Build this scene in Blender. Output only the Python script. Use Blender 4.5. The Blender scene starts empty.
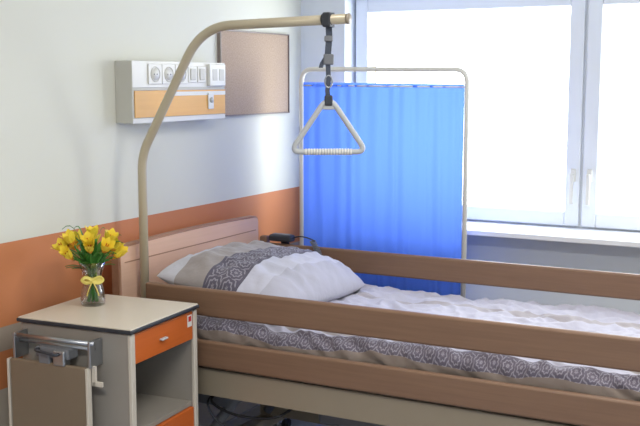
import bpy, bmesh, math, random
from mathutils import Vector, Matrix, noise
random.seed(7)
sc = bpy.context.scene
sc.view_settings.view_transform = 'Standard'
sc.view_settings.look = 'None'

def S(r, g, b):
    def f(c):
        c /= 255.0
        return c/12.92 if c <= 0.04045 else ((c+0.055)/1.055)**2.4
    return (f(r), f(g), f(b), 1.0)

# ---------------- materials ----------------
def new_mat(name):
    m = bpy.data.materials.new(name); m.use_nodes = True
    nt = m.node_tree
    b = nt.nodes['Principled BSDF']
    return m, nt, b

def mat(name, col, rough=0.5, metal=0.0, var=0.06, scale=8.0, bump=0.0, bscale=200.0):
    m, nt, b = new_mat(name)
    N, L = nt.nodes, nt.links
    tc = N.new('ShaderNodeTexCoord')
    nz = N.new('ShaderNodeTexNoise'); nz.inputs['Scale'].default_value = scale
    nz.inputs['Detail'].default_value = 3
    L.new(tc.outputs['Object'], nz.inputs['Vector'])
    mx = N.new('ShaderNodeMixRGB')
    mx.inputs[1].default_value = (col[0]*(1-var), col[1]*(1-var), col[2]*(1-var), 1)
    mx.inputs[2].default_value = (min(1, col[0]*(1+var)), min(1, col[1]*(1+var)), min(1, col[2]*(1+var)), 1)
    L.new(nz.outputs['Fac'], mx.inputs[0]); L.new(mx.outputs[0], b.inputs['Base Color'])
    b.inputs['Roughness'].default_value = rough
    b.inputs['Metallic'].default_value = metal
    if bump > 0:
        n2 = N.new('ShaderNodeTexNoise'); n2.inputs['Scale'].default_value = bscale
        L.new(tc.outputs['Object'], n2.inputs['Vector'])
        bp = N.new('ShaderNodeBump'); bp.inputs['Strength'].default_value = bump
        bp.inputs['Distance'].default_value = 0.002
        L.new(n2.outputs['Fac'], bp.inputs['Height']); L.new(bp.outputs[0], b.inputs['Normal'])
    return m

def wood(name, c1, c2, axis='x', rough=0.45):
    m, nt, b = new_mat(name); N, L = nt.nodes, nt.links
    tc = N.new('ShaderNodeTexCoord'); mp = N.new('ShaderNodeMapping')
    sc_ = {'x': (1.5, 30, 40), 'y': (30, 1.5, 40), 'z': (30, 30, 1.5)}[axis]
    mp.inputs['Scale'].default_value = sc_
    nz = N.new('ShaderNodeTexNoise'); nz.inputs['Scale'].default_value = 2.2
    nz.inputs['Detail'].default_value = 6; nz.inputs['Roughness'].default_value = 0.65
    rp = N.new('ShaderNodeValToRGB')
    rp.color_ramp.elements[0].position = 0.25; rp.color_ramp.elements[0].color = c1
    rp.color_ramp.elements[1].position = 0.75; rp.color_ramp.elements[1].color = c2
    L.new(tc.outputs['Object'], mp.inputs[0]); L.new(mp.outputs[0], nz.inputs['Vector'])
    L.new(nz.outputs['Fac'], rp.inputs[0]); L.new(rp.outputs[0], b.inputs['Base Color'])
    b.inputs['Roughness'].default_value = rough
    return m

def math_node(nt, op, a, bb=None, c=None):
    n = nt.nodes.new('ShaderNodeMath'); n.operation = op
    for i, v in enumerate((a, bb, c)):
        if v is None: continue
        if isinstance(v, (int, float)): n.inputs[i].default_value = v
        else: nt.links.new(v, n.inputs[i])
    return n.outputs[0]

def fabric(name, bands, laces, cell=0.05, rough=0.85, vmax=1.4):
    """bands: list of (start, colour) along UV.v ; laces: list of (v0,v1) lace bands"""
    m, nt, b = new_mat(name); N, L = nt.nodes, nt.links
    tc = N.new('ShaderNodeTexCoord'); sp = N.new('ShaderNodeSeparateXYZ')
    L.new(tc.outputs['UV'], sp.inputs[0])
    u, v = sp.outputs[0], sp.outputs[1]
    vn = math_node(nt, 'DIVIDE', v, vmax)
    rp = N.new('ShaderNodeValToRGB'); cr = rp.color_ramp; cr.interpolation = 'CONSTANT'
    cr.elements[0].position = 0; cr.elements[0].color = bands[0][1]
    cr.elements[1].position = bands[1][0]/vmax; cr.elements[1].color = bands[1][1]
    for p, c in bands[2:]:
        e = cr.elements.new(p/vmax); e.color = c
    L.new(vn, rp.inputs[0])
    col = rp.outputs[0]
    # lace ornament: regular medallions with rings and spokes
    uu = math_node(nt, 'SUBTRACT', math_node(nt, 'FRACT', math_node(nt, 'DIVIDE', u, cell)), 0.5)
    for (v0, v1) in laces:
        k = max(1, round((v1-v0)/cell))
        t = math_node(nt, 'DIVIDE', math_node(nt, 'SUBTRACT', v, v0), (v1-v0))
        vv = math_node(nt, 'SUBTRACT', math_node(nt, 'FRACT', math_node(nt, 'MULTIPLY', t, float(k))), 0.5)
        r = math_node(nt, 'SQRT', math_node(nt, 'ADD', math_node(nt, 'MULTIPLY', uu, uu), math_node(nt, 'MULTIPLY', vv, vv)))
        ang = math_node(nt, 'ARCTAN2', vv, uu)
        pet = math_node(nt, 'MULTIPLY', math_node(nt, 'SINE', math_node(nt, 'MULTIPLY', ang, 8.0)), 0.9)
        s = math_node(nt, 'SINE', math_node(nt, 'ADD', math_node(nt, 'MULTIPLY', r, 26.0), pet))
        lace = math_node(nt, 'GREATER_THAN', s, 0.5)
        inside = math_node(nt, 'MULTIPLY', math_node(nt, 'GREATER_THAN', v, v0), math_node(nt, 'LESS_THAN', v, v1))
        fac = math_node(nt, 'MULTIPLY', math_node(nt, 'MULTIPLY', lace, inside), 0.40)
        mx = N.new('ShaderNodeMixRGB'); mx.inputs[2].default_value = S(192, 188, 198)
        L.new(fac, mx.inputs[0]); L.new(col, mx.inputs[1]); col = mx.outputs[0]
    L.new(col, b.inputs['Base Color'])
    b.inputs['Roughness'].default_value = rough
    b.inputs['Sheen Weight'].default_value = 0.2
    n2 = N.new('ShaderNodeTexNoise'); n2.inputs['Scale'].default_value = 18
    n2.inputs['Detail'].default_value = 4
    L.new(tc.outputs['Object'], n2.inputs['Vector'])
    bp = N.new('ShaderNodeBump'); bp.inputs['Strength'].default_value = 0.6
    bp.inputs['Distance'].default_value = 0.010
    L.new(n2.outputs['Fac'], bp.inputs['Height']); L.new(bp.outputs[0], b.inputs['Normal'])
    return m

# striped wall paint (left wall)
def wall_paint(stripes):
    m, nt, b = new_mat('striped_wall_paint'); N, L = nt.nodes, nt.links
    tc = N.new('ShaderNodeTexCoord'); sp = N.new('ShaderNodeSeparateXYZ')
    L.new(tc.outputs['Object'], sp.inputs[0])
    f = math_node(nt, 'DIVIDE', sp.outputs[2], 3.0)
    rp = N.new('ShaderNodeValToRGB'); cr = rp.color_ramp; cr.interpolation = 'CONSTANT'
    cr.elements[0].position = 0; cr.elements[0].color = stripes[0][1]
    cr.elements[1].position = stripes[1][0]/3; cr.elements[1].color = stripes[1][1]
    for z, c in stripes[2:]:
        e = cr.elements.new(z/3); e.color = c
    L.new(f, rp.inputs[0]); L.new(rp.outputs[0], b.inputs['Base Color'])
    b.inputs['Roughness'].default_value = 0.6
    n2 = N.new('ShaderNodeTexNoise'); n2.inputs['Scale'].default_value = 250
    L.new(tc.outputs['Object'], n2.inputs['Vector'])
    bp = N.new('ShaderNodeBump'); bp.inputs['Strength'].default_value = 0.12
    bp.inputs['Distance'].default_value = 0.002
    L.new(n2.outputs['Fac'], bp.inputs['Height']); L.new(bp.outputs[0], b.inputs['Normal'])
    return m

OFF = S(215, 215, 203)
ORANGE = S(198, 126, 80)
M_wallL = wall_paint([(0, S(180, 170, 155)), (0.615, ORANGE), (0.75, S(160, 148, 134)), (0.824, ORANGE), (1.11, OFF)])
M_wall = mat('wall_paint', S(224, 230, 236), 0.7, var=0.02, bump=0.1)
M_ceil = mat('ceiling_paint', S(238, 238, 236), 0.8, var=0.02)
M_floor = mat('floor_linoleum', S(155, 160, 175), 0.35, var=0.12, scale=30)
M_pvc = mat('window_pvc', S(230, 235, 242), 0.35, var=0.01)
M_sill = mat('sill_white', S(240, 243, 248), 0.3, var=0.01)
M_wood = wood('bed_rail_wood', S(118, 90, 70), S(132, 102, 80), 'x')
M_woodH = wood('headboard_wood', S(216, 176, 150), S(224, 184, 158), 'y')
M_woodE = wood('headboard_edge_wood', S(156, 116, 92), S(166, 126, 100), 'y')
M_cream = mat('cream_metal', S(150, 138, 118), 0.35, 0.0, var=0.03)
M_pole = mat('beige_enamel', S(184, 172, 146), 0.3, 0.1, var=0.03)
M_chrome = mat('brushed_chrome', S(165, 167, 170), 0.3, 0.9, var=0.04)
M_grey = mat('grey_plastic', S(110, 112, 116), 0.45)
M_lgrey = mat('light_grey_plastic', S(182, 184, 184), 0.4)
M_panelcase = mat('panel_housing_cream', S(192, 190, 180), 0.4)
M_dark = mat('dark_plastic', S(45, 48, 55), 0.5)
M_black = mat('black_rubber', S(25, 25, 28), 0.6)
M_white = mat('white_plastic', S(222, 221, 214), 0.35, var=0.01)
M_strap = mat('strap_webbing', S(70, 76, 88), 0.8, bump=0.4)
M_tan = wood('panel_beech', S(222, 168, 88), S(230, 178, 98), 'y')
M_cab = mat('cabinet_laminate', S(198, 190, 176), 0.4, var=0.03)
M_cabside = mat('cabinet_side_grey', S(146, 140, 131), 0.45, var=0.03)
M_cabtop = mat('cabinet_top_laminate', S(206, 196, 178), 0.35, var=0.03)
M_orange = wood('orange_laminate', S(190, 92, 30), S(200, 100, 38), 'y')
M_flap = mat('table_leaf_laminate', S(122, 107, 88), 0.5, var=0.05)
M_frame = mat('board_frame_grey', S(130, 118, 110), 0.4)
M_red = mat('red_label', S(190, 40, 40), 0.5)
M_mattress = mat('mattress_cover', S(180, 172, 160), 0.8)
M_yellow = mat('petal_yellow', S(244, 216, 62), 0.55, var=0.12, scale=60)
M_petor = mat('petal_gold', S(232, 160, 40), 0.5, var=0.2, scale=80)
M_stamen = mat('stamen_orange', S(195, 80, 30), 0.5)
M_green = mat('leaf_green', S(72, 135, 52), 0.5, var=0.25, scale=40)
M_ribbon = mat('ribbon_yellow', S(226, 210, 110), 0.5)

def cork():
    m, nt, b = new_mat('cork'); N, L = nt.nodes, nt.links
    tc = N.new('ShaderNodeTexCoord')
    nz = N.new('ShaderNodeTexNoise'); nz.inputs['Scale'].default_value = 160; nz.inputs['Detail'].default_value = 4
    rp = N.new('ShaderNodeValToRGB')
    rp.color_ramp.elements[0].position = 0.25; rp.color_ramp.elements[0].color = S(164, 142, 124)
    rp.color_ramp.elements[1].position = 0.75; rp.color_ramp.elements[1].color = S(190, 169, 150)
    L.new(tc.outputs['Object'], nz.inputs['Vector']); L.new(nz.outputs['Fac'], rp.inputs[0])
    L.new(rp.outputs[0], b.inputs['Base Color']); b.inputs['Roughness'].default_value = 0.9
    return m
M_cork = cork()

def brick():
    m, nt, b = new_mat('brick_reveal'); N, L = nt.nodes, nt.links
    tc = N.new('ShaderNodeTexCoord'); mp = N.new('ShaderNodeMapping')
    mp.inputs['Rotation'].default_value = (0, math.radians(90), 0)
    bk = N.new('ShaderNodeTexBrick'); bk.inputs['Scale'].default_value = 5
    bk.inputs['Color1'].default_value = S(200, 180, 125); bk.inputs['Color2'].default_value = S(190, 168, 115)
    bk.inputs['Mortar'].default_value = S(160, 150, 120)
    L.new(tc.outputs['Object'], mp.inputs[0]); L.new(mp.outputs[0], bk.inputs['Vector'])
    L.new(bk.outputs['Color'], b.inputs['Base Color']); b.inputs['Roughness'].default_value = 0.9
    return m
M_brick = brick()

def curtain_mat():
    m, nt, b = new_mat('blue_screen_fabric'); N, L = nt.nodes, nt.links
    b.inputs['Base Color'].default_value = S(82, 124, 226)
    b.inputs['Roughness'].default_value = 0.9
    tr = N.new('ShaderNodeBsdfTranslucent'); tr.inputs[0].default_value = S(94, 132, 234)
    mx = N.new('ShaderNodeMixShader'); mx.inputs[0].default_value = 0.45
    out = N['Material Output']
    L.new(b.outputs[0], mx.inputs[1]); L.new(tr.outputs[0], mx.inputs[2]); L.new(mx.outputs[0], out.inputs[0])
    tc = N.new('ShaderNodeTexCoord'); wv = N.new('ShaderNodeTexNoise'); wv.inputs['Scale'].default_value = 300
    L.new(tc.outputs['Object'], wv.inputs['Vector'])
    bp = N.new('ShaderNodeBump'); bp.inputs['Strength'].default_value = 0.2; bp.inputs['Distance'].default_value = 0.001
    L.new(wv.outputs['Fac'], bp.inputs['Height']); L.new(bp.outputs[0], b.inputs['Normal'])
    return m
M_curtain = curtain_mat()

def pane_mat():
    m, nt, b = new_mat('window_pane'); N, L = nt.nodes, nt.links
    t = N.new('ShaderNodeBsdfTransparent'); g = N.new('ShaderNodeBsdfGlossy')
    g.inputs['Roughness'].default_value = 0.02
    mx = N.new('ShaderNodeMixShader'); mx.inputs[0].default_value = 0.05
    L.new(t.outputs[0], mx.inputs[1]); L.new(g.outputs[0], mx.inputs[2])
    L.new(mx.outputs[0], N['Material Output'].inputs[0])
    return m
M_pane = pane_mat()

def glass_mat():
    m, nt, b = new_mat('vase_glass'); N, L = nt.nodes, nt.links
    t = N.new('ShaderNodeBsdfTransparent'); t.inputs[0].default_value = (0.86, 0.87, 0.86, 1)
    g = N.new('ShaderNodeBsdfGlossy'); g.inputs['Roughness'].default_value = 0.05
    lw = N.new('ShaderNodeLayerWeight'); lw.inputs[0].default_value = 0.4
    mx = N.new('ShaderNodeMixShader')
    L.new(lw.outputs['Facing'], mx.inputs[0])
    L.new(t.outputs[0], mx.inputs[1]); L.new(g.outputs[0], mx.inputs[2])
    L.new(mx.outputs[0], N['Material Output'].inputs[0])
    return m
M_glass = glass_mat()

# ---------------- geometry helpers ----------------
def empty(name, loc):
    e = bpy.data.objects.new(name, None); e.location = loc
    e.empty_display_size = 0.1
    sc.collection.objects.link(e); return e

def parent(o, p):
    if p is not None:
        o.parent = p
        o.matrix_parent_inverse = Matrix.Translation(-Vector(p.location))

def finish(name, me, mats, par=None, smooth=False):
    for m in mats: me.materials.append(m)
    o = bpy.data.objects.new(name, me); sc.collection.objects.link(o)
    if smooth:
        for p in me.polygons: p.use_smooth = True
    parent(o, par)
    return o

def boxes(name, lst, par=None, bevel=0.0, seg=2, rot=None):
    """lst of (min,max,mat)"""
    me = bpy.data.meshes.new(name); bm = bmesh.new(); mats = []
    for mn, mx, mt in lst:
        if mt not in mats: mats.append(mt)
        mi = mats.index(mt)
        vs = [bm.verts.new((x, y, z)) for x in (mn[0], mx[0]) for y in (mn[1], mx[1]) for z in (mn[2], mx[2])]
        for f in ((0, 1, 3, 2), (4, 6, 7, 5), (0, 4, 5, 1), (2, 3, 7, 6), (0, 2, 6, 4), (1, 5, 7, 3)):
            fc = bm.faces.new([vs[i] for i in f]); fc.material_index = mi
    bmesh.ops.recalc_face_normals(bm, faces=bm.faces[:])
    if rot:
        bmesh.ops.rotate(bm, verts=bm.verts[:], cent=rot[0], matrix=Matrix.Rotation(rot[1], 3, rot[2]))
    bm.to_mesh(me); bm.free()
    o = finish(name, me, mats, par)
    if bevel > 0:
        md = o.modifiers.new('bevel', 'BEVEL'); md.width = bevel; md.segments = seg
        md.limit_method = 'ANGLE'
        for p in me.polygons: p.use_smooth = True
        md.harden_normals = True
    return o

def box(name, mn, mx, mt, par=None, bevel=0.0, seg=2, rot=None):
    return boxes(name, [(mn, mx, mt)], par, bevel, seg, rot)

def smooth_path(pts, n=6, closed=False):
    pts = [Vector(p) for p in pts]; out = []
    m = len(pts)
    rng = range(m if closed else m-1)
    for i in rng:
        p0 = pts[(i-1) % m] if (closed or i > 0) else pts[0]
        p1 = pts[i]; p2 = pts[(i+1) % m]
        p3 = pts[(i+2) % m] if (closed or i+2 < m) else pts[-1]
        for k in range(n):
            t = k/n
            out.append(0.5*((2*p1)+(-p0+p2)*t+(2*p0-5*p1+4*p2-p3)*t*t+(-p0+3*p1-3*p2+p3)*t**3))
    if not closed: out.append(pts[-1])
    return out

def round_path(pts, r, n=6, closed=False):
    pts = [Vector(p) for p in pts]; out = []; m = len(pts)
    for i, p in enumerate(pts):
        if not closed and i in (0, m-1): out.append(p); continue
        a = (pts[(i-1) % m]-p); c = (pts[(i+1) % m]-p)
        r0 = r[i] if isinstance(r, (list, tuple)) else r
        rr = min(r0, a.length*0.49, c.length*0.49)
        A = p+a.normalized()*rr; C = p+c.normalized()*rr
        for k in range(n+1):
            t = k/n
            out.append((1-t)**2*A+2*t*(1-t)*p+t*t*C)
    return out

def tube(name, pts, r, mt, par=None, seg=12, closed=False, rs=None, flat=None):
    pts = [Vector(p) for p in pts]; m = len(pts)
    me = bpy.data.meshes.new(name); bm = bmesh.new(); rings = []
    T = []
    for i in range(m):
        a = pts[(i-1) % m] if (closed or i > 0) else pts[i]
        b = pts[(i+1) % m] if (closed or i < m-1) else pts[i]
        T.append((b-a).normalized())
    up = Vector((0, 0, 1)) if abs(T[0].z) < 0.9 else Vector((1, 0, 0))
    nrm = (up-T[0]*up.dot(T[0])).normalized()
    for i in range(m):
        nrm = (nrm-T[i]*nrm.dot(T[i])).normalized()
        bn = T[i].cross(nrm)
        rr = rs[i] if rs else r
        fx = flat if flat else (1, 1)
        rings.append([bm.verts.new(pts[i]+nrm*math.cos(2*math.pi*k/seg)*rr*fx[0]+bn*math.sin(2*math.pi*k/seg)*rr*fx[1]) for k in range(seg)])
    for i in range(m if closed else m-1):
        A = rings[i]; B = rings[(i+1) % m]
        for k in range(seg):
            bm.faces.new((A[k], A[(k+1) % seg], B[(k+1) % seg], B[k]))
    if not closed:
        bm.faces.new(rings[0][::-1]); bm.faces.new(rings[-1])
    bmesh.ops.recalc_face_normals(bm, faces=bm.faces[:])
    bm.to_mesh(me); bm.free()
    return finish(name, me, [mt], par, True)

def lathe(name, prof, c, mt, par=None, seg=32):
    me = bpy.data.meshes.new(name); bm = bmesh.new(); rings = []
    for r, z in prof:
        rings.append([bm.verts.new((c[0]+r*math.cos(2*math.pi*k/seg), c[1]+r*math.sin(2*math.pi*k/seg), c[2]+z)) for k in range(seg)])
    for A, B in zip(rings, rings[1:]):
        for k in range(seg):
            bm.faces.new((A[k], A[(k+1) % seg], B[(k+1) % seg], B[k]))
    bm.faces.new(rings[0][::-1]); bm.faces.new(rings[-1])
    bmesh.ops.recalc_face_normals(bm, faces=bm.faces[:])
    bm.to_mesh(me); bm.free()
    return finish(name, me, [mt], par, True)

def disc_x(name, c, r, t, mt, par, seg=24):
    """cylinder with axis along x"""
    return tube(name, [(c[0], c[1], c[2]), (c[0]+t, c[1], c[2])], r, mt, par, seg)

def caster(name, x, y, par, r=0.04, top=0.12):
    tube(name+'_wheel', [(x, y-0.012, r), (x, y+0.012, r)], r, M_black, par, 20)
    tube(name+'_stem', [(x, y, r), (x, y, top)], 0.01, M_chrome, par, 10)
    box(name+'_fork', (x-0.012, y-0.02, r), (x+0.012, y+0.02, r*2+0.01), M_grey, par, 0.003)

# ---------------- room ----------------
X1, Y0, YW, H = 4.2, -1.4, 4.5, 2.75
YO = 4.86
box('floor', (-0.2, Y0-0.2, -0.1), (X1+0.2, YO, 0), M_floor)
box('ceiling', (-0.2, Y0-0.2, H), (X1+0.2, YO, H+0.1), M_ceil)
box('wall_left', (-0.2, Y0-0.2, 0), (0, YO, H), M_wallL)
box('wall_right', (X1, Y0-0.2, 0), (X1+0.2, YO, H), M_wall)
box('wall_rear', (0, Y0-0.2, 0), (X1, Y0, H), M_wall)
wx0, wx1, wz0, wz1 = 0.245, 2.56, 0.95, 2.06
boxes('wall_back', [((0, YW, 0), (wx0, YO, H), M_wall), ((wx1, YW, 0), (X1, YO, H), M_wall),
                    ((wx0, YW, 0), (wx1, YO, wz0), M_wall), ((wx0, YW, wz1), (wx1, YO, H), M_wall)])
boxes('trim_reveal', [((wx0, 4.69, wz0+0.02), (wx0+0.006, YO, wz1), M_brick)])
boxes('baseboard_left', [((0, Y0, 0), (0.015, YW, 0.09), M_cabside)])
boxes('baseboard_back', [((0.015, YW-0.015, 0), (X1, YW, 0.09), M_cabside)])

# window
win = empty('window_1', (1.4, 4.64, 1.0))
def ring(x0, x1, z0, z1, t, y0, y1, m=M_pvc):
    return [((x0, y0, z0), (x0+t, y1, z1), m), ((x1-t, y0, z0), (x1, y1, z1), m),
            ((x0+t, y0, z0), (x1-t, y1, z0+t), m), ((x0+t, y0, z1-t), (x1-t, y1, z1), m)]
boxes('outer_frame', ring(wx0, wx1, 0.97, wz1, 0.035, 4.62, 4.69) + [((1.375, 4.62, 1.005), (1.415, 4.69, wz1-0.035), M_pvc)], win, 0.004)
boxes('sash_left', ring(wx0+0.012, 1.39, 0.985, 2.045, 0.066, 4.595, 4.66), win, 0.006)
boxes('sash_right', ring(1.402, wx1-0.012, 0.985, 2.045, 0.066, 4.595, 4.66), win, 0.006)
boxes('pane_left', [((wx0+0.07, 4.628, 1.04), (1.33, 4.632, 1.99), M_pane)], win)
boxes('pane_right', [((1.46, 4.628, 1.04), (wx1-0.07, 4.632, 1.99), M_pane)], win)
for nm, hx in (('handle_left', 1.36), ('handle_right', 1.435)):
    box(nm+'_plate', (hx-0.012, 4.585, 1.19), (hx+0.012, 4.596, 1.25), M_white, win, 0.004)
    box(nm+'_lever', (hx-0.009, 4.56, 1.09), (hx+0.009, 4.572, 1.23), M_white, win, 0.004)
    tube(nm+'_stem', [(hx, 4.565, 1.22), (hx, 4.59, 1.22)], 0.008, M_white, win)
boxes('window_sill', [((wx0, 4.32, 0.952), (wx1+0.05, 4.5, 0.977), M_sill), ((wx0, 4.5, 0.951), (wx1, 4.62, 0.977), M_sill)], None, 0.005)

# ---------------- wall service panel ----------------
pn = empty('bedhead_service_panel', (0.04, 3.35, 1.6))
py0, py1, pz0, pz1 = 3.04, 3.67, 1.487, 1.722
boxes('housing', [((0, py0, pz0), (0.08, py1, pz1), M_panelcase)], pn, 0.003)
boxes('front_faces', [((0.08, py0, 1.622), (0.083, py1, pz1), M_white), ((0.08, py0, pz0), (0.083, py1, 1.505), M_white),
                      ((0.08, py0+0.012, 1.508), (0.084, py1, 1.610), M_tan), ((0.08, py0, 1.611), (0.082, py1, 1.619), M_panelcase)], pn, 0.001)
box('front_label_strip', (0.0835, py0+0.26, 1.588), (0.0845, py1, 1.604), M_white, pn)
for i, yy in enumerate((3.175, 3.262, 3.349)):
    box('socket_plate_%d' % i, (0.083, yy-0.042, 1.634), (0.089, yy+0.042, 1.712), M_white, pn, 0.004)
    tube('socket_ring_%d' % i, [(0.089, yy+0.028*math.cos(a*math.pi/12), 1.672+0.028*math.sin(a*math.pi/12)) for a in range(24)], 0.0022, M_panelcase, pn, 8, True)
    disc_x('socket_well_%d' % i, (0.0885, yy, 1.672), 0.024, 0.0015, M_white, pn)
    for s in (-1, 1):
        disc_x('socket_hole_%d_%d' % (i, s), (0.09, yy+s*0.009, 1.672), 0.003, 0.001, M_grey, pn, 10)
for i, yy in enumerate((3.425, 3.49)):
    box('switch_plate_%d' % i, (0.083, yy-0.03, 1.64), (0.089, yy+0.03, 1.706), M_white, pn, 0.004)
    box('switch_rocker_%d' % i, (0.089, yy-0.018, 1.65), (0.093, yy+0.018, 1.696), M_panelcase, pn, 0.003)
box('call_module', (0.083, 3.535, 1.625), (0.098, 3.655, 1.716), M_white, pn, 0.004)
box('call_socket', (0.098, 3.555, 1.648), (0.0995, 3.59, 1.695), M_panelcase, pn, 0.001)
box('call_socket_right', (0.098, 3.605, 1.648), (0.0995, 3.64, 1.695), M_panelcase, pn, 0.001)
box('gas_outlet_plate', (0.084, 3.535, 1.530), (0.09, 3.575, 1.597), M_white, pn, 0.003)
disc_x('gas_outlet', (0.09, 3.555, 1.567), 0.011, 0.005, M_lgrey, pn)

# ---------------- cork board ----------------
cb = empty('cork_notice_board', (0.01, 4.04, 1.68))
boxes('cork_sheet', [((0, 3.745, 1.495), (0.012, 4.345, 1.865), M_cork)], cb)
t = 0.006
boxes('board_frame', [((0, 3.74, 1.49), (0.018, 3.74+t, 1.87), M_frame), ((0, 4.35-t, 1.49), (0.018, 4.35, 1.87), M_frame),
                      ((0, 3.74, 1.49), (0.018, 4.35, 1.49+t), M_frame), ((0, 3.74, 1.87-t), (0.018, 4.35, 1.87), M_frame)], cb)

# ---------------- privacy screen ----------------
ps = empty('privacy_screen', (0.58, 4.18, 0))
sx0, sx1, sy = 0.178, 0.992, 4.18
tube('frame_tube', round_path([(sx0, sy, 0.09), (sx0, sy, 1.700), (sx1, sy, 1.695), (sx1, sy, 0.09)], 0.06, 8), 0.011, M_white, ps)
for i, xx in enumerate((sx0, sx1)):
    tube('foot_%d' % i, round_path([(xx, sy-0.16, 0.07), (xx, sy-0.15, 0.09), (xx, sy+0.15, 0.09), (xx, sy+0.16, 0.07)], 0.02, 4), 0.011, M_white, ps)
    for s in (-1, 1):
        tube('caster_%d_%d' % (i, s), [(xx-0.01, sy+s*0.16, 0.03), (xx+0.01, sy+s*0.16, 0.03)], 0.03, M_black, ps, 16)
        tube('caster_stem_%d_%d' % (i, s), [(xx, sy+s*0.16, 0.03), (xx, sy+s*0.16, 0.09)], 0.007, M_chrome, ps, 8)
tube('rod_top', [(sx0, sy, 1.625), (sx1, sy, 1.620)], 0.004, M_white, ps, 8)
tube('rod_bottom', [(sx0, sy, 0.26), (sx1, sy, 0.26)], 0.004, M_white, ps, 8)
def curtain():
    me = bpy.data.meshes.new('curtain'); bm = bmesh.new()
    nx, nz = 260, 60; cx0, cx1, z0, z1 = sx0+0.012, sx1-0.012, 0.24, 1.64
    g = []
    for j in range(nz+1):
        row = []
        for i in range(nx+1):
            u = i/nx; v = j/nz
            x = cx0+(cx1-cx0)*u; z = z0+(z1-z0)*v-0.008*u*v
            ph = u*2*math.pi*11 + 3.5*noise.noise(Vector((u*5, 0, v*0.8)))
            amp = 0.0030+0.0060*max(0, noise.noise(Vector((u*4, 3, v*1.6))))
            amp += 0.002*max(0, (v-0.85)/0.15)
            y = sy+amp*math.sin(ph)+0.0055*noise.noise(Vector((u*26, 1, v*2.0)))+0.014*noise.noise(Vector((u*3.5, 9, v*1.2)))
            if v > 0.985 or v < 0.015: y = sy+0.5*(y-sy)
            row.append(bm.verts.new((x, y-0.002, z)))
        g.append(row)
    for j in range(nz):
        for i in range(nx):
            bm.faces.new((g[j][i], g[j][i+1], g[j+1][i+1], g[j+1][i]))
    bm.to_mesh(me); bm.free()
    finish('curtain', me, [M_curtain], ps, True)
curtain()

# ---------------- hospital bed ----------------
bed = empty('hospital_bed', (1.15, 3.38, 0))
def rounded_panel(name, y0, y1, z0, z1, x0, x1, r, mt, crown=0.0):
    me = bpy.data.meshes.new(name); bm = bmesh.new(); pts = []
    pts.append((y0, z0)); 
    n = 8
    for k in range(n+1):
        a = math.pi-k*math.pi/2/n
        pts.append((y0+r+r*math.cos(a), z1-r+r*math.sin(a)))
    for k in range(1, 16):
        tt = k/16
        pts.append((y0+r+(y1-y0-2*r)*tt, z1+crown*math.sin(math.pi*tt)))
    for k in range(n+1):
        a = math.pi/2-k*math.pi/2/n
        pts.append((y1-r+r*math.cos(a), z1-r+r*math.sin(a)))
    pts.append((y1, z0))
    A = [bm.verts.new((x0, p[0], p[1])) for p in pts]; B = [bm.verts.new((x1, p[0], p[1])) for p in pts]
    m = len(pts)
    for k in range(m): bm.faces.new((A[k], A[(k+1) % m], B[(k+1) % m], B[k]))
    bm.faces.new(A[::-1]); bm.faces.new(B)
    bmesh.ops.recalc_face_normals(bm, faces=bm.faces[:])
    bm.to_mesh(me); bm.free()
    return finish(name, me, [mt], bed)
rounded_panel('headboard_edge', 2.890, 3.880, 0.45, 1.044, 0.085, 0.117, 0.028, M_woodE, 0.008)
rounded_panel('headboard_panel', 2.898, 3.872, 0.46, 1.036, 0.080, 0.122, 0.024, M_woodH, 0.008)
boxes('headboard_groove', [((0.121, 2.92, 0.979), (0.1235, 3.85, 0.983), M_woodE)], bed)
rounded_panel('footboard_panel', 2.890, 3.880, 0.40, 0.98, 2.22, 2.25, 0.05, M_woodH, 0.015)
for nm, ya, yb, xa in (('near', 2.888, 2.913, 0.235), ('far', 3.862, 3.887, 0.15)):
    boxes('side_rail_upper_'+nm, [((xa, ya, 0.824), (2.2, yb, 0.924), M_wood)], bed, 0.010, 3)
    boxes('side_rail_lower_'+nm, [((xa, ya, 0.640), (2.2, yb, 0.737), M_wood)], bed, 0.010, 3)
    yi = yb if nm == 'near' else ya
    s = 1 if nm == 'near' else -1
    for k, xx in enumerate((xa+0.02, 2.17)):
        a, b2 = sorted((yi, yi+s*0.012))
        box('rail_bracket_%s_%d' % (nm, k), (xx-0.015, a, 0.55), (xx+0.015, b2, 0.9), M_grey, bed, 0.003)
box('rail_end_cap', (0.135, 3.855, 0.90), (0.175, 3.892, 0.955), M_wood, bed, 0.01, 3)
# frame
boxes('bed_frame', [((0.13, 2.925, 0.525), (2.2, 2.955, 0.625), M_cream), ((0.13, 3.82, 0.525), (2.2, 3.85, 0.625), M_cream),
                    ((0.12, 2.925, 0.525), (0.15, 3.85, 0.60), M_cream), ((2.19, 2.925, 0.525), (2.22, 3.85, 0.60), M_cream),
                    ((0.15, 2.955, 0.59), (2.19, 3.82, 0.615), M_cream)], bed, 0.004)
box('frame_head_cover', (0.24, 2.914, 0.585), (0.42, 2.926, 0.636), M_cab, bed, 0.004)
boxes('under_frame', [((0.25, 3.05, 0.20), (2.05, 3.10, 0.26), M_cream), ((0.25, 3.66, 0.20), (2.05, 3.71, 0.26), M_cream),
                      ((0.25, 2.96, 0.15), (0.31, 3.80, 0.20), M_cream), ((2.0, 2.96, 0.15), (2.06, 3.80, 0.20), M_cream)], bed, 0.006)
for k, (xa, xb) in enumerate(((0.55, 0.30), (1.85, 1.6))):
    for yy in (3.12, 3.64):
        tube('lift_arm_%d_%d' % (k, int(yy*100)), [(xb, yy, 0.23), (xa, yy, 0.56)], 0.02, M_grey, bed)
box('motor_housing', (0.75, 3.25, 0.36), (1.15, 3.45, 0.48), M_grey, bed, 0.02, 3)
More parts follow.
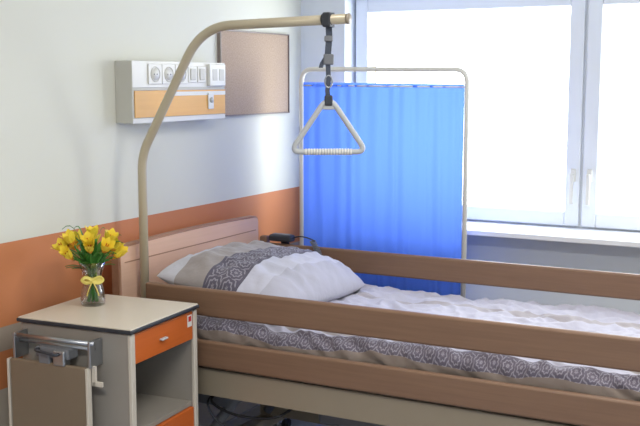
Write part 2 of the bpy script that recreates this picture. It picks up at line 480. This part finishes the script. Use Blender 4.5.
tube('motor_rod', [(0.5, 3.35, 0.40), (1.5, 3.35, 0.44)], 0.014, M_chrome, bed)
box('control_box', (0.28, 3.10, 0.42), (0.46, 3.22, 0.52), M_grey, bed, 0.01, 2)
tube('control_box_stem', [(0.4, 3.15, 0.45), (0.4, 3.15, 0.6)], 0.02, M_grey, bed)
for i, (xx, yy) in enumerate(((0.28, 3.0), (0.28, 3.76), (2.03, 3.0), (2.03, 3.76))):
    caster('bed_caster_%d' % i, xx, yy, bed, 0.06, 0.17)
tube('mains_cable', smooth_path([(0.42, 3.12, 0.50), (0.45, 2.99, 0.485), (0.54, 2.965, 0.46), (0.64, 2.98, 0.45), (0.74, 3.0, 0.47), (0.8, 3.1, 0.53)], 8), 0.005, M_black, bed, 8)
tube('control_cable', smooth_path([(0.40, 3.10, 0.48), (0.44, 2.98, 0.475), (0.50, 2.97, 0.41), (0.62, 3.0, 0.36), (0.70, 3.05, 0.33), (0.9, 3.3, 0.36)], 8), 0.004, M_dark, bed, 8)
boxes('mattress', [((0.185, 2.965, 0.616), (2.18, 3.825, 0.735), M_mattress)], bed, 0.04, 4)

# --- duvet ---
LIL = S(186, 184, 198)
M_duvet = fabric('duvet_fabric', [(0, S(138, 124, 114)), (0.100, S(98, 91, 104)), (0.160, S(180, 178, 192)), (0.21, S(150, 141, 138)), (0.27, LIL),
                                  (0.46, S(160, 152, 152)), (0.54, LIL), (0.74, S(164, 157, 160)), (0.80, LIL)], [(0.103, 0.157)], 0.042)
def duvet():
    me = bpy.data.meshes.new('duvet'); bm = bmesh.new()
    y0, y1, zb, zt, r = 2.940, 3.835, 0.655, 0.782, 0.055
    path = []
    n1 = 14
    for k in range(n1): path.append((y0, zb+(zt-r-zb)*k/n1, (-1, 0)))
    for k in range(10):
        a = math.pi-k*math.pi/20
        path.append((y0+r+r*math.cos(a), zt-r+r*math.sin(a), (math.cos(a), math.sin(a))))
    n2 = 100
    for k in range(n2+1): path.append((y0+r+(y1-y0-2*r)*k/n2, zt, (0, 1)))
    for k in range(1, 9):
        a = math.pi/2-k*math.pi/16
        path.append((y1-r+r*math.cos(a), zt-r+r*math.sin(a), (math.cos(a), math.sin(a))))
    for k in range(1, n1+1): path.append((y1, zt-r-(zt-r-zb)*k/n1, (1, 0)))
    S_ = [0]
    for a, b2 in zip(path, path[1:]): S_.append(S_[-1]+math.hypot(a[0]-b2[0], a[1]-b2[1]))
    nx = 360; x0, x1 = 0.20, 2.17
    g = []
    uvd = {}
    for i in range(nx+1):
        x = x0+(x1-x0)*i/nx; row = []
        e = min(1, (i/nx)*14); endf = 1-(1-e)**2
        for k, (yy, zz, nn) in enumerate(path):
            s = S_[k]
            side = min(1, abs(nn[0])*1.3)
            w = 0.014*noise.noise(Vector((x*4+s*3, s*5, 0)))+0.010*(1-abs(noise.noise(Vector((x*7-s*5, s*7, 4))))*3)
            w += 0.007*(1-3*abs(noise.noise(Vector((x*13+s*8, s*12, 14)))))
            w += side*0.013*(1-3.2*abs(noise.noise(Vector((x*11+zz*26, zz*5, 7)))))
            w += 0.003*noise.noise(Vector((x*30, s*30, 1)))
            dy = nn[0]*w; dz = nn[1]*w
            z = zz+dz
            z = zb+(z-zb)*endf if endf < 1 else z
            y = yy+dy
            y = max(2.917, min(3.858, y))
            # band edge wanders along the bed as the duvet is rumpled
            wan = 0.022*noise.noise(Vector((x*3, 0, 2)))+0.010*noise.noise(Vector((x*12, s*4, 5)))+0.030*max(0, 0.8-x)
            vtx = bm.verts.new((x, y, z)); uvd[vtx] = (x+0.01*noise.noise(Vector((x*9, s*9, 8))), s-wan+0.01)
            row.append(vtx)
        g.append(row)
    uv = bm.loops.layers.uv.new('UVMap')
    m = len(path)
    for i in range(nx):
        for k in range(m-1):
            f = bm.faces.new((g[i][k], g[i+1][k], g[i+1][k+1], g[i][k+1]))
            for l in f.loops: l[uv].uv = uvd[l.vert]
    bmesh.ops.recalc_face_normals(bm, faces=bm.faces[:])
    bm.to_mesh(me); bm.free()
    finish('duvet', me, [M_duvet], bed, True)
duvet()

# --- pillow ---
M_pillow = fabric('pillow_fabric', [(0, S(190, 191, 199)), (0.11, S(152, 145, 143)), (0.24, S(88, 83, 97)), (0.38, S(188, 188, 202)),
                                    (0.47, S(172, 171, 184))], [(0.25, 0.37)], 0.055, vmax=0.8)
def pillow(cx, cy, cz, wx, wy, h, rotz, tilt, roll):
    me = bpy.data.meshes.new('pillow'); bm = bmesh.new(); n = 80
    uv = bm.loops.layers.uv.new('UVMap'); uvd = {}
    R = Matrix.Rotation(rotz, 3, 'Z') @ Matrix.Rotation(tilt, 3, 'Y') @ Matrix.Rotation(roll, 3, 'X')
    top = []; bot = []
    for i in range(n+1):
        rt = []; rb = []
        for j in range(n+1):
            # cluster samples at the borders for a plump edge
            u = math.sin((-1+2*i/n)*math.pi/2); v = math.sin((-1+2*j/n)*math.pi/2)
            x = u*wx/2*(1-0.07*abs(v)**4)*(1-0.03*(1-v*v)); y = v*wy/2*(1-0.07*abs(u)**4)*(1-0.03*(1-u*u))
            f = max(0, (1-abs(u)**2.8))**0.52*max(0, (1-abs(v)**3.2))**0.52
            edge = (i in (0, n) or j in (0, n))
            w = 0.014*noise.noise(Vector((x*9+2, y*6, 0)))+0.012*(1-2.6*abs(noise.noise(Vector((x*7-y*5, y*9+x*3, 5)))))
            w += 0.005*(1-2.6*abs(noise.noise(Vector((x*16+y*12, y*9-x*8, 9)))))
            ztp = h*0.62*f+w*min(1, f*1.3); zbt = -h*0.38*f
            pt = R @ Vector((x, y, ztp)); pb = R @ Vector((x, y, zbt))
            a = bm.verts.new(pt+Vector((cx, cy, cz))); uvd[a] = (y+0.5, x+wx/2+0.008*noise.noise(Vector((x*6, y*8, 3))))
            if edge: b2 = a
            else:
                b2 = bm.verts.new(pb+Vector((cx, cy, cz))); uvd[b2] = (y+0.5, x+wx/2)
            rt.append(a); rb.append(b2)
        top.append(rt); bot.append(rb)
    for i in range(n):
        for j in range(n):
            for G in (top, bot):
                vs = [G[i][j], G[i+1][j], G[i+1][j+1], G[i][j+1]]
                if G is bot: vs = vs[::-1]
                try:
                    f = bm.faces.new(vs)
                    for l in f.loops: l[uv].uv = uvd[l.vert]
                except ValueError: pass
    bmesh.ops.recalc_face_normals(bm, faces=bm.faces[:])
    bm.to_mesh(me); bm.free()
    finish('pillow', me, [M_pillow], None, True)
pillow(0.468, 3.355, 0.868, 0.58, 0.75, 0.185, math.radians(-1), math.radians(7), math.radians(-3.5))

# --- hand control and coil cable on far rail ---
hc = empty('bed_hand_control', (0.3, 3.87, 0.93))
box('handset', (0.185, 3.85, 0.935), (0.30, 3.90, 0.965), M_dark, hc, 0.010, 3)
box('handset_keys', (0.20, 3.86, 0.965), (0.285, 3.89, 0.968), M_grey, hc, 0.001)
box('handset_hook', (0.23, 3.888, 0.89), (0.27, 3.898, 0.945), M_dark, hc, 0.002)
co = []
for k in range(240):
    t_ = k/239; a = t_*2*math.pi*14
    base = Vector((0.42+0.035*t_, 3.848, 0.955-0.11*t_)) + Vector((0.012*math.sin(t_*3.1), 0, 0))
    co.append(base+Vector((0.013*math.cos(a), 0.009*math.sin(a)-0.014, 0)))
tube('coil_cable', co, 0.0034, M_grey, hc, 6)
tube('cable_lead', smooth_path([(0.29, 3.872, 0.95), (0.33, 3.875, 0.962), (0.38, 3.86, 0.962), tuple(co[0])], 6), 0.003, M_dark, hc, 6)

# ---------------- trapeze ----------------
tz = empty('bed_trapeze_pole', (0.155, 3.0, 0.6))
ty = 3.0
tube('pole', round_path([(0.150, ty, 0.60), (0.150, ty, 1.375), (0.425, ty, 1.836), (0.998, ty, 1.848)], [0, 0.06, 0.125, 0], 14), 0.0165, M_pole, tz, 20)
tube('pole_socket', [(0.150, ty, 0.60), (0.150, ty, 0.76)], 0.019, M_grey, tz, 20)
tube('arm_cap', [(0.995, ty, 1.848), (1.003, ty, 1.848)], 0.0175, M_cream, tz, 20)
hx = 0.927
box('strap_clamp', (hx-0.014, ty-0.021, 1.822), (hx+0.014, ty+0.021, 1.870), M_dark, tz, 0.005, 3)
tube('clamp_collar', [(hx-0.02, ty, 1.847), (hx-0.008, ty, 1.847)], 0.021, M_dark, tz, 20)
td = Matrix.Rotation(math.radians(27.7), 3, 'Z')
def tp(a, b2, z): return Vector((hx, ty, z))+td @ Vector((a, b2, 0))
tr = tz
def strap(name, pts, w, th, mt):
    me = bpy.data.meshes.new(name); bm = bmesh.new(); rows = []
    for (a, z) in pts:
        rows.append([bm.verts.new(tp(a+sa*w/2, sb*th/2, z)) for sa, sb in ((-1, -1), (1, -1), (1, 1), (-1, 1))])
    for A, B in zip(rows, rows[1:]):
        for k in range(4): bm.faces.new((A[k], A[(k+1) % 4], B[(k+1) % 4], B[k]))
    bm.faces.new(rows[0]); bm.faces.new(rows[-1])
    bmesh.ops.recalc_face_normals(bm, faces=bm.faces[:])
    bm.to_mesh(me); bm.free(); finish(name, me, [mt], tr)
R_ = (Vector((hx, ty, 1.7)), math.radians(27.7), 'Z')
strap('strap_upper', [(0.0, 1.83), (0.002, 1.79), (-0.002, 1.74), (-0.002, 1.70)], 0.021, 0.004, M_strap)
strap('strap_lower', [(-0.002, 1.70), (0.0, 1.65), (-0.004, 1.615), (0.0, 1.58)], 0.016, 0.004, M_strap)
strap('strap_tail', [(-0.004, 1.735), (-0.022, 1.705), (-0.026, 1.69)], 0.014, 0.004, M_strap)
box('buckle', (hx-0.017, ty-0.008, 1.70), (hx+0.017, ty+0.008, 1.735), M_grey, tr, 0.004, 2, rot=R_)
box('buckle_top', (hx-0.014, ty-0.007, 1.775), (hx+0.014, ty+0.007, 1.795), M_grey, tr, 0.004, 2, rot=R_)
tube('strap_ring', [tp(0.012*math.cos(a*math.pi/10), 0, 1.645+0.02*math.sin(a*math.pi/10)) for a in range(20)], 0.003, M_chrome, tr, 8, True)
box('hanger_block', (hx-0.014, ty-0.012, 1.565), (hx+0.014, ty+0.012, 1.60), M_dark, tr, 0.006, 3, rot=R_)
tri = round_path([tp(0, 0, 1.600), tp(0.126, 0, 1.412), tp(-0.126, 0, 1.412)], [0.05, 0.035, 0.035], 10, True)
tube('triangle_grip', tri, 0.0095, M_lgrey, tr, 14, True)
boxes('triangle_gusset', [((hx-0.02, ty-0.006, 1.552), (hx+0.02, ty+0.006, 1.572), M_lgrey)], tr, 0.004, 2, rot=R_)
for k in range(17):
    a = -0.075+0.15*k/16
    tube('grip_rib_%d' % k, [tp(a-0.003, 0, 1.412), tp(a+0.003, 0, 1.412)], 0.0112, M_white, tr, 12)

# ---------------- bedside cabinet ----------------
cab = empty('bedside_cabinet', (0.285, 2.627, 0))
ax, bx, ay, by = 0.082, 0.497, 2.428, 2.822
zt = 0.890
boxes('carcass', [((ax, ay, 0.11), (bx, ay+0.018, zt-0.02), M_cabside), ((ax, by-0.018, 0.11), (bx, by, zt-0.02), M_cabside),
                  ((ax, ay+0.018, 0.11), (ax+0.012, by-0.018, zt-0.02), M_cabside),
                  ((ax+0.012, ay+0.018, 0.11), (bx-0.005, by-0.018, 0.13), M_cabside),
                  ((ax+0.012, ay+0.018, 0.532), (bx-0.005, by-0.018, 0.548), M_cabside),
                  ((ax+0.012, ay+0.018, 0.760), (bx-0.02, by-0.018, 0.770), M_cabside)], cab, 0.001)
boxes('front_posts', [((bx-0.004, ay-0.002, 0.11), (bx+0.010, ay+0.022, zt-0.02), M_cab), ((bx-0.004, by-0.02, 0.11), (bx+0.010, by+0.002, zt-0.02), M_cab)], cab, 0.004, 2)
boxes('top_board', [((ax-0.01, ay-0.012, zt-0.016), (bx+0.018, by+0.006, zt-0.004), M_dark)], cab, 0.003)
boxes('top_surface', [((ax-0.006, ay-0.008, zt-0.006), (bx+0.014, by+0.002, zt), M_cabtop)], cab, 0.002)
boxes('drawer_front', [((bx-0.012, ay+0.024, 0.770), (bx+0.006, by-0.022, 0.868), M_orange)], cab, 0.003)
box('drawer_handle', (bx+0.006, 2.59, 0.814), (bx+0.020, 2.625, 0.821), M_lgrey, cab, 0.003)
box('drawer_label', (bx+0.006, 2.765, 0.818), (bx+0.0075, 2.792, 0.858), M_white, cab)
box('drawer_label_print', (bx+0.0075, 2.77, 0.836), (bx+0.008, 2.787, 0.854), M_red, cab)
boxes('door_front', [((bx-0.012, ay+0.024, 0.135), (bx+0.006, by-0.022, 0.53), M_orange)], cab, 0.003)
box('door_handle', (bx+0.006, 2.60, 0.46), (bx+0.022, 2.66, 0.468), M_lgrey, cab, 0.003)
for i, (xx, yy) in enumerate(((ax+0.05, ay+0.04), (bx-0.05, ay+0.04), (ax+0.05, by-0.04), (bx-0.05, by-0.04))):
    caster('cabinet_caster_%d' % i, xx, yy, cab, 0.035, 0.115)
boxes('table_leaf', [((0.090, 2.355, 0.28), (0.385, 2.372, 0.772), M_flap)], cab, 0.012, 3)
boxes('leaf_edge_strip', [((0.385, 2.353, 0.28), (0.394, 2.374, 0.769), M_cab), ((0.081, 2.353, 0.28), (0.090, 2.374, 0.769), M_cab)], cab, 0.002)
tube('leaf_hinge_rod', [(0.10, 2.370, 0.845), (0.41, 2.370, 0.845)], 0.007, M_chrome, cab)
tube('leaf_hinge_rod_low', [(0.10, 2.388, 0.823), (0.40, 2.388, 0.823)], 0.005, M_chrome, cab)
for i, xx in enumerate((0.105, 0.395)):
    box('hinge_bracket_%d' % i, (xx-0.005, 2.362, 0.768), (xx+0.005, 2.427, 0.853), M_chrome, cab, 0.003)
boxes('bracket_plate', [((0.394, 2.372, 0.710), (0.435, 2.380, 0.727), M_cab), ((0.395, 2.372, 0.710), (0.412, 2.380, 0.775), M_cab)], cab, 0.003)
boxes('hinge_block', [((0.19, 2.36, 0.785), (0.32, 2.41, 0.820), M_grey), ((0.205, 2.355, 0.766), (0.25, 2.385, 0.805), M_grey), ((0.265, 2.35, 0.766), (0.31, 2.385, 0.815), M_chrome)], cab, 0.006, 2)
tube('lock_lever', round_path([(0.21, 2.355, 0.815), (0.21, 2.335, 0.815), (0.29, 2.335, 0.805), (0.29, 2.355, 0.805)], 0.01, 4), 0.005, M_dark, cab)
cab.location = (0.309, 2.600, 0)
cab.rotation_euler = (0, 0, math.radians(4))

# ---------------- vase with flowers ----------------
vx, vy, vz = 0.215, 2.630, zt
fv = empty('flower_vase', (vx, vy, vz))
prof = [(0.036, 0.0), (0.040, 0.004), (0.042, 0.02), (0.038, 0.05), (0.030, 0.08), (0.029, 0.095), (0.036, 0.12), (0.046, 0.150),
        (0.044, 0.150), (0.034, 0.12), (0.0265, 0.095), (0.0275, 0.08), (0.035, 0.05), (0.039, 0.02), (0.036, 0.010), (0.005, 0.009)]
lathe('glass_vase', prof, (vx, vy, vz), M_glass, fv, 40)
lathe('ribbon_band', [(0.0305, 0.080), (0.032, 0.082), (0.032, 0.096), (0.0305, 0.098)], (vx, vy, vz), M_ribbon, fv)
cd = Vector((2.47-vx, -vy, 0)).normalized(); rt = Vector((-cd.y, cd.x, 0))
bc = Vector((vx, vy, vz+0.088))+cd*0.035
for s in (-1, 1):
    tube('ribbon_loop_%d' % s, smooth_path([bc, bc+rt*s*0.02+Vector((0, 0, 0.014)), bc+rt*s*0.034+Vector((0, 0, 0.004)), bc+rt*s*0.02+Vector((0, 0, -0.006))], 6, True), 0.004, M_ribbon, fv, 8, True, flat=(0.5, 1.6))
    tube('ribbon_tail_%d' % s, smooth_path([bc, bc+rt*s*0.012+Vector((0, 0, -0.025)), bc+rt*s*0.020+Vector((0, 0, -0.05))], 6), 0.004, M_ribbon, fv, 8, flat=(0.5, 1.6))
def blossoms():
    me = bpy.data.meshes.new('blossoms'); bm = bmesh.new()
    heads = []
    n = 17
    for i in range(n):
        if i < 1: th, ph = 0.15, 0
        elif i < 7: th = 0.78+random.uniform(-.1, .1); ph = i*2*math.pi/6
        else: th = 1.32+0.25*random.uniform(-1, 1); ph = i*2*math.pi/10+0.3
        d = Vector((math.sin(th)*math.cos(ph), math.sin(th)*math.sin(ph), math.cos(th)))
        p = Vector((vx, vy, vz+0.172))+Vector((d.x*0.088, d.y*0.088, d.z*0.056))+Vector([random.uniform(-0.011, 0.011) for _ in range(3)])
        heads.append((p, d))
        nrm = (d*0.9+cd*0.05+Vector((0, 0, 0.75))).normalized()
        q = nrm.to_track_quat('Z', 'Y').to_matrix() @ Matrix.Rotation(random.uniform(0, 3), 3, 'Z')
        opn = random.uniform(0.50, 0.92)
        for k in range(6):
            a = k*math.pi/3; L_ = 0.036*opn*random.uniform(0.92, 1.08); W = 0.013 if k % 2 else 0.015
            lift = (0.036 if k % 2 else 0.040)*(1.75-opn)
            rows = []
            for t_, w, z in ((0.06, 0.18, -0.012), (0.42, 0.75, lift*0.15), (0.66, 1.0, lift*0.5), (0.84, 0.75, lift*0.85), (1.0, 0.10, lift*1.05)):
                rr = []
                for sx_ in (-1, 0, 1):
                    loc = Vector((t_*L_, sx_*W*w, z))
                    if sx_: loc.x -= 0.004*w
                    loc = Matrix.Rotation(a, 3, 'Z') @ loc
                    rr.append(bm.verts.new(p+q @ loc))
                rows.append(rr)
            for ri, (A, B) in enumerate(zip(rows, rows[1:])):
                for c in range(2):
                    f = bm.faces.new((A[c], A[c+1], B[c+1], B[c])); f.smooth = True
                    f.material_index = 1 if ri == 0 else 0
        for k in range(5):  # stamens
            a = k*math.pi/2.5+0.5
            base = p; tip = p+q @ Vector((0.007*math.cos(a), 0.007*math.sin(a), 0.028))
            w = q @ Vector((-math.sin(a)*0.0012, math.cos(a)*0.0012, 0))
            v = [bm.verts.new(base-w), bm.verts.new(base+w), bm.verts.new(tip+w*1.6), bm.verts.new(tip-w*1.6)]
            f = bm.faces.new(v); f.material_index = 2
    bm.to_mesh(me); bm.free()
    finish('blossoms', me, [M_yellow, M_petor, M_stamen], fv)
    for i, (p, d) in enumerate(heads):
        tube('stem_%d' % i, smooth_path([Vector((vx-d.x*0.020, vy-d.y*0.020, vz+0.012)), Vector((vx+d.x*0.008, vy+d.y*0.008, vz+0.09)),
                                         Vector((vx+d.x*0.030, vy+d.y*0.030, vz+0.140)), p-d*0.004], 6), 0.0028, M_green, fv, 6)
blossoms()
def leaves():
    me = bpy.data.meshes.new('leaves'); bm = bmesh.new()
    specs = []
    for i in range(26):
        specs.append((i*2*math.pi/26+random.uniform(-.2, .2), random.uniform(0.05, 0.10), random.uniform(0.02, 0.13), 0.012))
    la = math.atan2(-rt.y, -rt.x)
    for ang, out, up, w in specs + [(la+0.1, 0.085, 0.155, 0.008), (la-0.3, 0.05, 0.150, 0.007), (la+math.pi, 0.04, 0.145, 0.008), (la+math.pi+0.4, 0.10, 0.12, 0.008), (la+0.2, 0.08, 0.03, 0.013), (la+math.pi-0.3, 0.07, 0.03, 0.012)]:
        d = Vector((math.cos(ang), math.sin(ang), 0)); s = Vector((-d.y, d.x, 0)); prev = None
        for k in range(9):
            t_ = k/8
            c = Vector((vx, vy, vz+0.11))+d*(0.01+out*t_**1.3)+Vector((0, 0, up*math.sin(t_*math.pi*0.62)/0.93))
            ww = w*math.sin(math.pi*min(1, 0.12+t_*0.86))
            row = [bm.verts.new(c-s*ww), bm.verts.new(c+Vector((0, 0, -0.002))), bm.verts.new(c+s*ww)]
            if prev:
                for j in range(2):
                    f = bm.faces.new((prev[j], prev[j+1], row[j+1], row[j])); f.smooth = True
            prev = row
    bm.to_mesh(me); bm.free(); finish('leaves', me, [M_green], fv)
leaves()

# ---------------- unseen ceiling fixtures, added to fill the room with light ----------------
def fill_lamp(x, y, power, col):
    e = empty('added_fill_lamp', (x, y, H))
    box('fill_lamp_housing', (x-0.6, y-0.15, H-0.05), (x+0.6, y+0.15, H), M_white, e, 0.005)
    ld = bpy.data.lights.new('fill_light', 'AREA'); ld.shape = 'RECTANGLE'; ld.size = 1.15; ld.size_y = 0.26
    ld.energy = power; ld.color = col
    lo = bpy.data.objects.new('fill_light', ld); lo.location = (x, y, H-0.055)
    sc.collection.objects.link(lo); parent(lo, e)
fill_lamp(2.1, 2.6, 26, (1.0, 0.97, 0.91))
fill_lamp(2.1, 0.2, 62, (1.0, 0.97, 0.91))

# ---------------- sky and portals ----------------
w = bpy.data.worlds.new('overcast_sky'); sc.world = w; w.use_nodes = True
bg = w.node_tree.nodes['Background']; bg.inputs[0].default_value = (0.90, 0.95, 1.0, 1); bg.inputs[1].default_value = 9.0
pl = bpy.data.lights.new('window_portal', 'AREA'); pl.shape = 'RECTANGLE'; pl.size = wx1-wx0; pl.size_y = wz1-wz0
pl.cycles.is_portal = True
po = bpy.data.objects.new('window_portal', pl); po.location = ((wx0+wx1)/2, YO+0.02, (wz0+wz1)/2)
po.rotation_euler = (math.radians(-90), 0, 0); sc.collection.objects.link(po)
parent(po, win)

# ---------------- camera ----------------
cam = bpy.data.cameras.new('camera'); cam.sensor_width = 36; cam.lens = 1010/640*36
co_ = bpy.data.objects.new('camera', cam); co_.location = (2.47, 0, 1.65)
co_.rotation_euler = (math.radians(82.5), 0, math.radians(27.7))
sc.collection.objects.link(co_); sc.camera = co_
